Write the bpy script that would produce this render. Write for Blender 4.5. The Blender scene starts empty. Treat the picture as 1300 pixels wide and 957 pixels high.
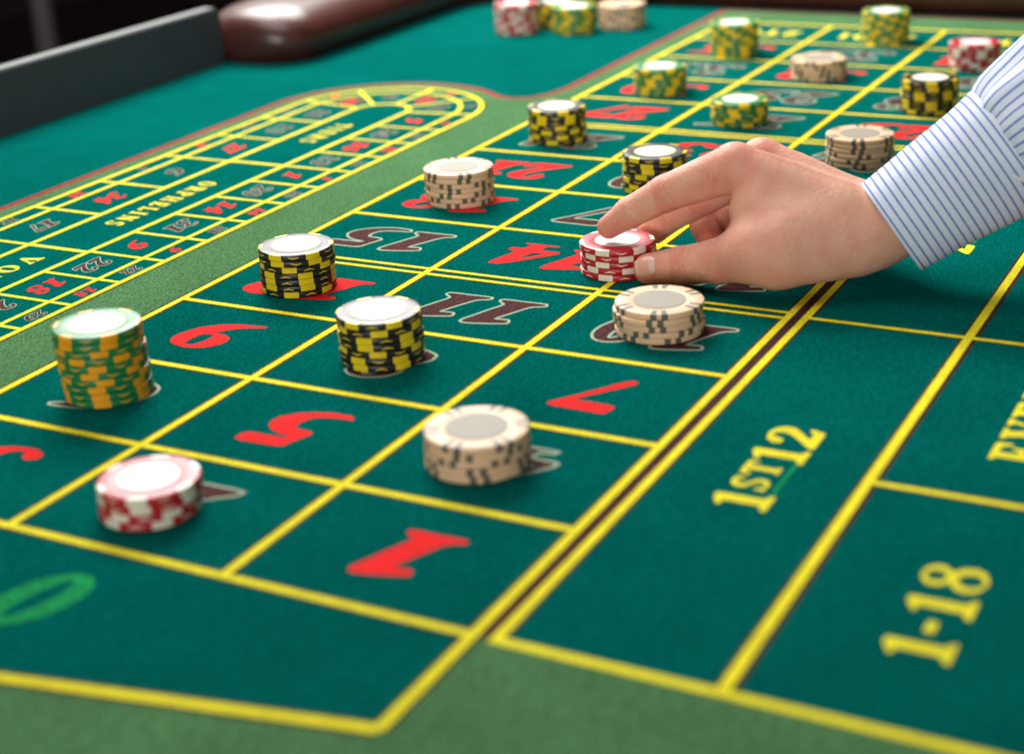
import bpy, bmesh, math, random
import numpy as np
from mathutils import Vector, Matrix
from mathutils.geometry import tessellate_polygon

random.seed(7); rng = np.random.default_rng(5)
SC = bpy.context.scene
COL = SC.collection
U = 0.0735                      # one street of the layout, in metres
B = 1.29642                     # width of a number box, in streets

# ------------------------------------------------------------------ camera
CAM_R = np.array([[0.46368684, -0.88455673, -0.05053617],
                  [-0.34094338, -0.12549555, -0.93166973],
                  [0.81777266, 0.44923296, -0.3597744]])       # right, down, forward
CAM_C = np.array([-5.1220432, -3.076598, 3.5997779])
CAM_F = 2089.417
cam_d = bpy.data.cameras.new('camera'); cam = bpy.data.objects.new('camera', cam_d); COL.objects.link(cam)
m = Matrix.Identity(4)
for i in range(3):
    m[i][0] = CAM_R[0][i]; m[i][1] = -CAM_R[1][i]; m[i][2] = -CAM_R[2][i]; m[i][3] = CAM_C[i] * U
cam.matrix_world = m
cam_d.sensor_width = 36.0
cam_d.lens = CAM_F / 1300 * 36
cam_d.shift_y = -44.5 / 1300
cam_d.clip_start = 0.01; cam_d.clip_end = 100
cam_d.dof.use_dof = True
cam_d.dof.focus_distance = 11.15 * U
cam_d.dof.aperture_fstop = 6.0
cam_d.dof.aperture_blades = 9
SC.camera = cam

# ------------------------------------------------------------------ world, lamps, exposure
W = bpy.data.worlds.new('World'); SC.world = W; W.use_nodes = True
bg = W.node_tree.nodes['Background']
bg.inputs[0].default_value = (0.90, 0.95, 1.0, 1); bg.inputs[1].default_value = 0.05

def area(name, loc, target, sx, sy, power, col):
    d = bpy.data.lights.new(name, 'AREA'); d.shape = 'RECTANGLE'; d.size = sx; d.size_y = sy
    d.energy = power; d.color = col
    o = bpy.data.objects.new(name, d); COL.objects.link(o)
    o.location = loc
    o.rotation_euler = (Vector(target) - Vector(loc)).to_track_quat('-Z', 'Y').to_euler()
    return o
TGT = (0.33, 0.12, 0.0)
# long bright ceiling panel beyond the dealer's side, a softer one over the table; the mid and front lamps are added fill
area('ceiling_panel_back', (1.72, 1.62, 0.86), TGT, 1.5, 0.95, 6.5, (1.0, 0.985, 0.96))
area('ceiling_panel_over', (1.15, 0.85, 0.88), (0.85, 0.38, 0), 0.75, 0.6, 36, (1.0, 0.98, 0.95))
area('fill_mid', (0.30, 0.45, 1.25), (0.95, 0.15, 0), 0.8, 0.8, 10, (1.0, 0.98, 0.95))  # added fill, brightens the camera-facing sides of the far stacks
area('fill_front', (-4.1, -1.0, 0.80), TGT, 1.5, 0.9, 98, (1.0, 0.975, 0.95))  # added low fill from behind the camera, lights upright sides more than felt

SC.view_settings.view_transform = 'Standard'; SC.view_settings.look = 'None'
SC.view_settings.exposure = 0.0; SC.view_settings.gamma = 1.0
SC.cycles.use_denoising = True
SC.cycles.max_bounces = 6

# ------------------------------------------------------------------ helpers
def lin(r, g, b):
    f = lambda c: (c / 12.92) if c <= 0.04045 else ((c + 0.055) / 1.055) ** 2.4
    return (f(r / 255), f(g / 255), f(b / 255), 1.0)

def material(name, col, rough=0.5, spec=0.5, noise=None, bump=None, sheen=0.0, coat=0.0):
    """noise = (scale, amount) colour grain; bump = (scale, strength, distance)"""
    mt = bpy.data.materials.new(name); mt.use_nodes = True
    nt = mt.node_tree; p = nt.nodes['Principled BSDF']
    p.inputs['Base Color'].default_value = col
    p.inputs['Roughness'].default_value = rough
    p.inputs['Specular IOR Level'].default_value = spec
    if sheen:
        p.inputs['Sheen Weight'].default_value = sheen; p.inputs['Sheen Roughness'].default_value = 0.5
        mxc = max(col[:3]); p.inputs['Sheen Tint'].default_value = tuple(c / mxc for c in col[:3]) + (1,)
    if coat:
        p.inputs['Coat Weight'].default_value = coat; p.inputs['Coat Roughness'].default_value = 0.15
    tc = nt.nodes.new('ShaderNodeTexCoord')
    if noise:
        last = None
        for sc, am in (noise if isinstance(noise, list) else [noise]):
            n = nt.nodes.new('ShaderNodeTexNoise'); n.inputs['Scale'].default_value = sc; n.inputs['Detail'].default_value = 3
            nt.links.new(tc.outputs['Object'], n.inputs['Vector'])
            mr = nt.nodes.new('ShaderNodeMapRange')
            mr.inputs['From Min'].default_value = 0.25; mr.inputs['From Max'].default_value = 0.75
            mr.inputs['To Min'].default_value = 1 - am; mr.inputs['To Max'].default_value = 1 + am
            nt.links.new(n.outputs['Fac'], mr.inputs['Value'])
            mx = nt.nodes.new('ShaderNodeVectorMath'); mx.operation = 'SCALE'
            if last is None: mx.inputs[0].default_value = col[:3]
            else: nt.links.new(last, mx.inputs[0])
            nt.links.new(mr.outputs['Result'], mx.inputs['Scale'])
            last = mx.outputs[0]
        nt.links.new(last, p.inputs['Base Color'])
    if bump:
        n = nt.nodes.new('ShaderNodeTexNoise'); n.inputs['Scale'].default_value = bump[0]; n.inputs['Detail'].default_value = 4
        nt.links.new(tc.outputs['Object'], n.inputs['Vector'])
        bn = nt.nodes.new('ShaderNodeBump'); bn.inputs['Strength'].default_value = bump[1]; bn.inputs['Distance'].default_value = bump[2]
        nt.links.new(n.outputs['Fac'], bn.inputs['Height']); nt.links.new(bn.outputs['Normal'], p.inputs['Normal'])
    return mt

GRAIN = [(800, 0.95), (260, 0.24), (30, 0.13), (7, 0.12)]
FB = (1300, 0.55, 0.0006)
M = dict(
    felt=material('green_felt', (0.0004, 0.062, 0.052, 1), 0.97, 0.0, GRAIN, FB, 0.2),
    olive=material('olive_felt', (0.058, 0.140, 0.058, 1), 0.97, 0.0, GRAIN, FB, 0.2),
    yellow=material('yellow_print', (0.80, 0.70, 0.020, 1), 0.9, 0.12, [(800, 0.28), (90, 0.12), (12, 0.08)], FB),
    brown=material('brown_print', (0.060, 0.020, 0.016, 1), 0.95, 0.1, GRAIN, FB),
    red=material('red_print', (0.76, 0.013, 0.013, 1), 0.92, 0.12, [(800, 0.25), (60, 0.10)], FB),
    dark=material('dark_print', (0.070, 0.022, 0.022, 1), 0.95, 0.1, GRAIN, FB),
    pale=material('pale_print', (0.34, 0.43, 0.31, 1), 0.92, 0.1, [(1500, 0.15)], FB),
    greenp=material('green_print', (0.002, 0.24, 0.065, 1), 0.95, 0.1, GRAIN, FB),
    boundary=material('red_border_print', (0.26, 0.030, 0.032, 1), 0.95, 0.1, GRAIN, FB),
    leather=material('brown_leather', (0.060, 0.016, 0.012, 1), 0.33, 0.5, [(22, 0.25), (160, .12)], (300, 0.35, 0.0008)),
    panel=material('grey_plate', (0.050, 0.056, 0.066, 1), 0.55, 0.4, [(30, 0.08)]),
    paneledge=material('pale_plate_edge', (0.15, 0.16, 0.155, 1), 0.5, 0.4),
    metal=material('grey_post', (0.20, 0.19, 0.18, 1), 0.5, 0.4),
    carpet=material('dark_carpet', (0.075, 0.052, 0.045, 1), 0.95, 0.1, [(25, 0.4)]),
    wall=material('dark_wall', (0.085, 0.060, 0.052, 1), 0.9, 0.1, [(3, 0.4)]),
    black=material('black_clay', (0.012, 0.012, 0.014, 1), 0.42, 0.5, noise=[(150, .12), (900, .10)], bump=(900, 0.08, 0.0003)),
    yel=material('yellow_clay', (0.80, 0.60, 0.012, 1), 0.36, 0.45, noise=[(150, .12), (900, .10)], bump=(900, 0.08, 0.0003)),
    redc=material('red_clay', (0.46, 0.007, 0.016, 1), 0.42, 0.5, noise=[(150, .12), (900, .10)], bump=(900, 0.08, 0.0003)),
    white=material('cream_clay', (0.78, 0.72, 0.58, 1), 0.38, 0.45, noise=[(150, .12), (900, .10)], bump=(900, 0.08, 0.0003)),
    green=material('green_clay', (0.005, 0.20, 0.055, 1), 0.42, 0.5, noise=[(150, .12), (900, .10)], bump=(900, 0.08, 0.0003)),
    orange=material('orange_clay', (0.82, 0.36, 0.008, 1), 0.36, 0.45, noise=[(150, .12), (900, .10)], bump=(900, 0.08, 0.0003)),
    amber=material('amber_clay', (0.86, 0.55, 0.012, 1), 0.36, 0.45, [(150, .07)], (900, 0.08, 0.0003)),
    beige=material('beige_clay', (0.77, 0.51, 0.31, 1), 0.5, 0.4, [(180, 0.04)], (700, 0.12, 0.0004)),
    stripe=material('olive_grey_clay', (0.110, 0.105, 0.075, 1), 0.5, 0.4, bump=(700, 0.12, 0.0004)),
    label=material('white_paper', (0.80, 0.79, 0.76, 1), 0.42, 0.45, [(120, .04)]),
    labelgrey=material('grey_paper', (0.30, 0.275, 0.215, 1), 0.6, 0.4),
    gold=material('yellow_paper', (0.60, 0.46, 0.05, 1), 0.4, 0.5),
)

def link(name, me, mats, parent=None):
    for mt in (mats if isinstance(mats, (list, tuple)) else [mats]): me.materials.append(mt)
    o = bpy.data.objects.new(name, me); COL.objects.link(o)
    if parent is not None: o.parent = parent
    return o
def mesh_from(name, verts, faces, smooth=False, midx=None):
    me = bpy.data.meshes.new(name); me.from_pydata([tuple(v) for v in verts], [], [tuple(f) for f in faces])
    if midx is not None: me.polygons.foreach_set('material_index', midx)
    if smooth: me.polygons.foreach_set('use_smooth', [True] * len(me.polygons))
    me.update(); return me
def thing(o, label, cat, group=None):
    o['label'] = label; o['category'] = cat
    if group: o['group'] = group
    return o
def empty(name, loc=(0, 0, 0)):
    o = bpy.data.objects.new(name, None); COL.objects.link(o); o.location = loc; o.empty_display_size = 0.02; return o
def box_mesh(name, lo, hi, bevel=0.0, seg=2):
    bm = bmesh.new(); bmesh.ops.create_cube(bm, size=1)
    for v in bm.verts: v.co = Vector([lo[i] + (v.co[i] + 0.5) * (hi[i] - lo[i]) for i in range(3)])
    if bevel: bmesh.ops.bevel(bm, geom=bm.edges[:], offset=bevel, segments=seg, affect='EDGES', profile=0.5)
    me = bpy.data.meshes.new(name); bm.to_mesh(me); bm.free(); return me

# ------------------------------------------------------------------ room
def structure(o): o['kind'] = 'structure'; return o
structure(link('floor', mesh_from('floor', [(-4, -5, -.78), (6, -5, -.78), (6, 6, -.78), (-4, 6, -.78)], [(0, 1, 2, 3)]), M['carpet']))
structure(link('wall', box_mesh('wall', (5.0, -5, -.78), (5.2, 6, 2.4)), M['wall']))
structure(link('wall', box_mesh('wall', (-4, 4.6, -.78), (5.0, 4.8, 2.4)), M['wall']))

# ------------------------------------------------------------------ roulette table
table = thing(empty('roulette_table'), 'green felt roulette table with yellow number grid, race track and brown padded rail', 'roulette table')
Z0 = 0.0; mm = 0.001
def flat(name, polys, z, mat, parent=table, mats2=None):
    """polys: list of (outer, holes, z offset, material index) in street units"""
    V, F, MI = [], [], []
    for pl in polys:
        outer, holes = pl[0], pl[1]; dz = pl[2] if len(pl) > 2 else 0; mi = pl[3] if len(pl) > 3 else 0
        loops = [[Vector((x, y, 0)) for x, y in outer]] + [[Vector((x, y, 0)) for x, y in h] for h in holes]
        base = len(V)
        for lp in loops: V += [(v.x * U, v.y * U, z + dz) for v in lp]
        for t in tessellate_polygon(loops):
            a, b_, c = [Vector(V[base + i]) for i in t]
            n = (b_ - a).cross(c - a)
            if abs(n.z) < 1e-14: continue
            F.append([base + i for i in (t if n.z > 0 else t[::-1])]); MI.append(mi)
    me = mesh_from(name, V, F, midx=MI)
    return link(name, me, mat if mats2 is None else mats2, parent)

link('felt', box_mesh('felt', (-5.5 * U, -6.5 * U, -0.03), (14.4 * U, 8.75 * U, 0.0)), M['felt'], table)
link('table_body', box_mesh('table_body', (-5.4 * U, -6.4 * U, -0.16), (15.2 * U, 8.9 * U, -0.031), 0.006), M['leather'], table)

def arc(cx, cy, r, a0, a1, n=40):
    return [(cx + r * math.cos(math.radians(a0 + (a1 - a0) * i / n)), cy + r * math.sin(math.radians(a0 + (a1 - a0) * i / n))) for i in range(n + 1)]

# olive border region: follows the race track, dips at its end and then follows the number grid
TC = (8.12, 5.525); TL = 0.6
R_BD = 1.235
border = [(-1.05, -2.9), (-1.05, -0.75), (-1.55, -0.6), (-1.95, 1.945), (-1.35, 4.3)]
border += arc(TL, TC[1], R_BD, 235, 90, 24)
border += arc(TC[0], TC[1], R_BD - 0.03, 90, -42, 44)
def bez(p0, p1, p2, p3, n=14):
    out = []
    for i in range(1, n + 1):
        t = i / n; s = 1 - t
        out.append(tuple(s**3 * p0[k] + 3 * s * s * t * p1[k] + 3 * s * t * t * p2[k] + t**3 * p3[k] for k in (0, 1)))
    return out
border += bez(border[-1], (8.84, 4.45), (9.02, 4.20), (9.55, 4.17))
border += [(13.95, 4.17), (13.95, -2.9)]
flat('olive_border', [(border, [])], 0.06 * mm, M['olive'])

def ribbon(path, w0, w1, closed=True):
    """quads offset from a path between signed distances w0..w1 along its left normal"""
    P = np.array(path, float); n = len(P)
    if closed:
        d = np.roll(P, -1, 0) - P
        e = np.roll(d, 1, 0)
    else:
        d = np.vstack([P[1:] - P[:-1], P[-1:] - P[-2:-1]]); e = np.vstack([d[:1], d[:-1]])
    dn = d / np.maximum(np.linalg.norm(d, axis=1), 1e-9)[:, None]; en = e / np.maximum(np.linalg.norm(e, axis=1), 1e-9)[:, None]
    nd = np.stack([-dn[:, 1], dn[:, 0]], 1); ne = np.stack([-en[:, 1], en[:, 0]], 1)
    mt = nd + ne; q = np.linalg.norm(mt, axis=1); q[q < 1e-6] = 1; mt /= q[:, None]
    mt /= np.maximum((mt * nd).sum(1), 0.45)[:, None]
    A = P + mt * w0; Bq = P + mt * w1
    rng_ = range(n if closed else n - 1)
    return A, Bq, [(i, (i + 1) % n, (i + 1) % n + n, i + n) for i in rng_]
def line_obj(name, path, w, z, brown=(0.017, 0.017), closed=False, mat='yellow'):
    V, F, MI = [], [], []
    def add(w0, w1, dz, mi):
        A, Bq, fs = ribbon(path, w0, w1, closed); b0 = len(V)
        V.extend([(x * U, y * U, z + dz) for x, y in A] + [(x * U, y * U, z + dz) for x, y in Bq])
        for f in fs:
            f = [b0 + i for i in f]
            a, b_, c = [Vector(V[i]) for i in f[:3]]
            F.append(f if (b_ - a).cross(c - a).z > 0 else f[::-1]); MI.append(mi)
    if brown and (brown[0] or brown[1]): add(-w / 2 - brown[0], w / 2 + brown[1], -0.05 * mm, 1)
    add(-w / 2, w / 2, 0, 0)
    return link(name, mesh_from(name, V, F, midx=MI), [M[mat], M['brown']], table)

line_obj('border_line', border, 0.075, 0.10 * mm, None, True, 'boundary')

# row positions with the double lines after the first and second dozen
def row(k): return k + (0.1 if k > 4 else 0) + (0.1 if k > 8 else 0)
UEND = 12.2
Y = [0, B, 2 * B, 3 * B]
DZL, DZR, EVR = -0.108, -1.100, -2.33
ZERO = [(0, 0), (0, 3 * B), (-0.74, 3 * B), (-1.11, 1.5 * B), (-0.74, 0)]
track_out = arc(TC[0], TC[1], 0.995, -90, 90, 36) + arc(TL, TC[1], 0.995, 90, 270, 24)
flat('cell_felt', [([(0, 0), (13.2, 0), (13.2, 3 * B), (0, 3 * B)], []),
                   (ZERO, [], 0.004 * mm),
                   ([(0, EVR), (UEND, EVR), (UEND, DZL), (0, DZL)], []),
                   (track_out, [])], 0.12 * mm, M['felt'])
flat('brown_strip', [([(0, DZL + .026), (UEND, DZL + .026), (UEND, -.026), (0, -.026)], [])], 0.15 * mm, M['brown'])

zv, zu = 0.22 * mm, 0.24 * mm
LW = 0.048
for y in Y: line_obj('yellow_line', [(-0.74 if y in (0, Y[3]) else 0, y), (13.2, y)], LW, zv)
for k in range(0, 13):
    us = [row(k)] if k not in (4, 8) else [k + (0.1 if k == 8 else 0), k + 0.1 + (0.1 if k == 8 else 0)]
    for u in us: line_obj('yellow_line', [(u, 0), (u, 3 * B)], LW * (0.8 if len(us) == 2 else 1), zu, (0.013, 0.013))
line_obj('yellow_line', [(13.2, -0.02), (13.2, 3 * B + .02)], LW * 1.3, zu)
line_obj('yellow_line', [(0, 0), (-0.74, 0), (-1.11, 1.5 * B), (-0.74, 3 * B), (0, 3 * B)][1:4], LW * 1.15, zu)
line_obj('yellow_line', [(0, DZL), (UEND, DZL)], LW, zv)
line_obj('yellow_line', [(0, DZR), (UEND, DZR)], LW * 1.1, zv, (0.026, 0.016))
line_obj('yellow_line', [(0, EVR), (UEND, EVR)], LW, zv)
line_obj('yellow_line', [(0, DZL + LW / 2), (0, EVR - LW / 2)], LW * 1.15, zu, None)
for u in (4.05, 8.15, UEND): line_obj('yellow_line', [(u, DZL), (u, EVR)], LW * .85, zu, (0.012, 0.012))
for u in (1.99, 6.1, 10.2): line_obj('yellow_line', [(u, DZR), (u, EVR)], LW * .9, zu, (0.012, 0.012))

# race track
def stadium(r): return arc(TC[0], TC[1], r, -90, 90, 36) + arc(TL, TC[1], r, 90, 270, 24)
TW = 0.046
line_obj('track_line', stadium(0.995), TW, zv, (0.014, 0.004), True)
line_obj('track_line', stadium(0.79), TW * .9, zv + .003 * mm, None, True)
line_obj('track_line', stadium(0.287), TW, zv + .006 * mm, None, True)
yo, ym, yi = 0.995, 0.79, 0.287
near_u = [0.66, 1.16, 1.66, 2.15, 2.63, 3.12, 3.61, 4.11, 4.61, 5.12, 5.61, 6.105, 6.60, 7.09, 7.59]
for u in near_u: line_obj('track_line', [(u, TC[1] - yo), (u, TC[1] - yi)], TW * .8, zu, None)
far_u = [1.2, 2.0, 2.8, 3.59, 4.40, 5.20, 6.08, 6.85, 7.55]
for u in far_u: line_obj('track_line', [(u, TC[1] + yi), (u, TC[1] + yo)], TW * .8, zu, None)
for u in (1.5, 3.59, 6.1): line_obj('track_line', [(u, TC[1] - yi), (u, TC[1] + yi)], TW, zu, None)
for a in (-84, -42, -2, 44, 80):
    ca, sa = math.cos(math.radians(a)), math.sin(math.radians(a))
    line_obj('track_line', [(TC[0] + yi * ca, TC[1] + yi * sa), (TC[0] + yo * ca, TC[1] + yo * sa)], TW * .9, zu, None)

# ------------------------------------------------------------------ printed figures
def chaikin(P, keep=0.16):
    out = []
    n = len(P)
    for i in range(n):
        a, b_ = np.array(P[i]), np.array(P[(i + 1) % n])
        out += [tuple(a + (b_ - a) * keep), tuple(b_ + (a - b_) * keep)]
    return out
def oval(cx, cy, rx, ry, slant=0.0, n=28, sq=1.0):
    o = []
    for i in range(n):
        t = 2 * math.pi * i / n; x, y = rx * math.cos(t), ry * math.sin(t)
        o.append((cx + x + slant * y, cy + y))
    return o
# italic numerals: (outer, holes); about 0.48 high, centred
nine = [(0.224, 0.173), (0.25, 0.093), (0.228, -0.007), (0.182, -0.097), (0.089, -0.178), (-0.029, -0.226), (-0.133, -0.24), (-0.233, -0.248), (-0.242, -0.224), (-0.105, -0.174), (-0.031, -0.12), (0.032, -0.042), (-0.055, -0.037), (-0.119, 0.002), (-0.141, 0.057), (-0.131, 0.113), (-0.075, 0.187), (-0.012, 0.222), (0.077, 0.234), (0.162, 0.212)]
nine_h = [(0.097, 0.189), (0.107, 0.148), (0.107, 0.049), (0.081, 0.004), (0.03, -0.01), (0.003, 0.002), (0.004, 0.065), (0.02, 0.142), (0.049, 0.183)]
G = {
 '1': ([(0.149, 0.235), (0.152, 0.195), (0.113, 0.1), (0.071, -0.013), (0.034, -0.098), (0.029, -0.14), (0.083, -0.178), (0.084, -0.21), (0.026, -0.217), (-0.063, -0.215), (-0.23, -0.222), (-0.242, -0.185), (-0.175, -0.16), (-0.144, -0.127), (-0.105, -0.042), (-0.069, 0.036), (-0.038, 0.111), (-0.039, 0.131), (-0.125, 0.118), (-0.146, 0.145), (-0.146, 0.173), (-0.062, 0.203), (0.054, 0.236), (0.118, 0.247)], []),
 '7': ([(0.158, 0.205), (0.133, 0.155), (0.057, 0.057), (-0.035, -0.082), (-0.129, -0.223), (-0.171, -0.254), (-0.211, -0.24), (-0.205, -0.203), (-0.133, -0.112), (-0.063, -0.023), (0.008, 0.066), (0.024, 0.113), (-0.045, 0.107), (-0.167, 0.108), (-0.215, 0.116), (-0.229, 0.137), (-0.209, 0.224), (-0.181, 0.232), (-0.014, 0.227), (0.121, 0.225)], []),
 '9': (nine, [nine_h]),
 '6': ([(-x, -y) for x, y in nine], [[(-x, -y) for x, y in nine_h]]),
 '5': ([(0.227, 0.234), (0.226, 0.176), (0.199, 0.137), (0.064, 0.135), (-0.03, 0.134), (-0.049, 0.113), (-0.021, 0.102), (0.043, 0.098), (0.107, 0.065), (0.151, 0.023), (0.172, -0.036), (0.151, -0.104), (0.087, -0.171), (-0.006, -0.217), (-0.097, -0.245), (-0.24, -0.24), (-0.261, -0.196), (-0.173, -0.191), (-0.079, -0.17), (-0.022, -0.133), (-0.0, -0.065), (-0.009, -0.002), (-0.052, 0.01), (-0.121, 0.013), (-0.151, 0.037), (-0.132, 0.087), (-0.103, 0.162), (-0.087, 0.224), (-0.045, 0.241), (0.088, 0.244), (0.192, 0.249)], []),
 '2': ([(-.225, -.24), (.13, -.24), (.185, -.10), (.155, -.095), (.115, -.13), (-.03, -.13), (.08, -.04), (.165, .05), (.20, .13), (.175, .205), (.095, .245), (-.015, .24), (-.10, .195), (-.125, .12), (-.10, .075), (-.05, .08), (-.035, .125), (-.02, .175), (.03, .195), (.062, .16), (.05, .08), (-.02, -.02), (-.12, -.125), (-.215, -.195)], []),
 '3': ([(-.145, .155), (-.10, .215), (-.01, .248), (.10, .242), (.175, .20), (.185, .135), (.14, .07), (.06, .03), (.125, -.02), (.14, -.10), (.085, -.185), (-.02, -.235), (-.15, -.245), (-.235, -.205), (-.235, -.145), (-.18, -.115), (-.13, -.14), (-.12, -.19), (-.06, -.195), (-.005, -.14), (.005, -.06), (-.03, -.005), (-.095, .0), (-.085, .035), (-.01, .05), (.045, .10), (.06, .17), (.025, .205), (-.04, .195), (-.085, .145)], []),
 '4': ([(.045, .25), (.16, .25), (.07, -.055), (.14, -.055), (.15, -.12), (.05, -.12), (.022, -.205), (.08, -.215), (.09, -.24), (-.19, -.24), (-.18, -.215), (-.10, -.205), (-.08, -.12), (-.25, -.12), (-.24, -.065)], [[(-.062, -.055), (-.165, -.055), (-.005, .115)]]),
 '8': ([(.03, .25), (.13, .24), (.19, .19), (.195, .12), (.15, .06), (.085, .025), (.145, -.02), (.16, -.10), (.11, -.19), (.01, -.24), (-.11, -.245), (-.205, -.20), (-.215, -.12), (-.165, -.04), (-.085, .005), (-.125, .05), (-.13, .12), (-.08, .20)], [[(.065, .205), (.095, .17), (.08, .10), (.03, .055), (-.015, .09), (-.015, .16), (.02, .20)], [(-.02, -.03), (.015, -.09), (-.005, -.17), (-.06, -.205), (-.105, -.165), (-.10, -.09), (-.06, -.035)]]),
 '0': (oval(0, 0, .165, .245, .22), [oval(0, 0, .048, .180, .22)]),
}
ADV = 0.40
def place(glyph, right, up, o, s):
    f = lambda P: [(o[0] + s * (x * right[0] + y * up[0]), o[1] + s * (x * right[1] + y * up[1])) for x, y in P]
    return f(glyph[0]), [f(h) for h in glyph[1]]
def area2(P):
    P = np.array(P); return 0.5 * float(np.sum(P[:, 0] * np.roll(P[:, 1], -1) - np.roll(P[:, 0], -1) * P[:, 1]))
def printed_number(text, at_, right, up, s, kind, z=0.20 * mm, adv=ADV, glyphs=G, name='number'):
    polys, rib = [], []
    n = len(text)
    for i, ch in enumerate(text):
        gx = (i - (n - 1) / 2) * adv * s
        g = glyphs[ch]; g = (chaikin(g[0]), [chaikin(h) for h in g[1]])
        o = (at_[0] + gx * right[0], at_[1] + gx * right[1])
        ou, ho = place(g, right, up, o, s)
        polys.append((ou, ho, 0, 0)); rib += [(ou, 1)] + [(h, -1) for h in ho]
    mats = [M['dark' if kind == 'black' else kind], M['pale']]
    ob = flat(name, polys, z, None, table, mats)
    if kind == 'black':
        me = ob.data; V = [tuple(v.co) for v in me.vertices]; F = [tuple(p.vertices) for p in me.polygons]; MI = [0] * len(F)
        w = 0.0155 * s
        for P, sg in rib:
            if area2(P) < 0: P = P[::-1]
            A, Bq, fs = ribbon(P, sg * w * 0.25, -sg * w, True); b0 = len(V)
            V += [(x * U, y * U, z + .02 * mm) for x, y in A] + [(x * U, y * U, z + .02 * mm) for x, y in Bq]
            for f in fs:
                f = [b0 + i for i in f]
                a, b_, c = [Vector(V[i]) for i in f[:3]]
                F.append(f if (b_ - a).cross(c - a).z > 0 else f[::-1]); MI.append(1)
        me2 = mesh_from(name, V, F, midx=MI)
        for mt in mats: me2.materials.append(mt)
        ob.data = me2; bpy.data.meshes.remove(me)
    ob['label'] = '%s number %s printed on the felt' % ({'red': 'red', 'black': 'pale-outlined dark', 'greenp': 'green'}[kind], text)
    return ob
REDS = {1, 3, 5, 7, 9, 12, 14, 16, 18, 19, 21, 23, 25, 27, 30, 32, 34, 36}
for nmb in range(1, 37):
    k, j = divmod(nmb - 1, 3)
    cu = (row(k) + (0.1 if k in (4, 8) else 0) + row(k + 1)) / 2
    printed_number(str(nmb), (cu, (j + .5) * B), (0, 1), (-1, 0), 1.0, 'red' if nmb in REDS else 'black')
printed_number('0', (-0.49, 1.5 * B), (0, 1), (-1, 0), 1.05, 'greenp')
near = '12 28 7 29 18 22 9 31 14 20 1 33 16 24'.split()
for i, t_ in enumerate(near):
    u = (near_u[i] + near_u[i + 1]) / 2; c = 'red' if int(t_) in REDS else 'black'
    printed_number(t_, (u, TC[1] - (yi + ym) / 2), (-1, 0), (0, -1), .38, c)
    printed_number(t_, (u, TC[1] - (yo + ym) / 2), (-1, 0), (0, -1), .22, c)
printed_number('5', (7.86, TC[1] - .54), (-1, 0), (0, -1), .38, 'red'); printed_number('5', (7.86, TC[1] - .89), (-1, 0), (0, -1), .22, 'red')
far = '21 2 25 17 34 6 27 13'.split()
for i, t_ in enumerate(far):
    u = (far_u[i] + far_u[i + 1]) / 2; c = 'red' if int(t_) in REDS else 'black'
    printed_number(t_, (u, TC[1] + (yi + ym) / 2), (-1, 0), (0, -1), .38, c)
    printed_number(t_, (u, TC[1] + (yo + ym) / 2), (-1, 0), (0, -1), .22, c)
for a, t_ in ((-62, '10'), (-22, '23'), (21, '8'), (62, '30')):
    ca, sa = math.cos(math.radians(a)), math.sin(math.radians(a)); c = 'red' if int(t_) in REDS else 'black'
    for r_, s_ in ((.57, .36), (.89, .20)):
        printed_number(t_, (TC[0] + r_ * ca, TC[1] + r_ * sa), (-1, 0), (0, -1), s_, c)
for r_, s_ in ((.54, .38), (.89, .22)): printed_number('11', (7.84, TC[1] + r_), (-1, 0), (0, -1), s_, 'black')

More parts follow.
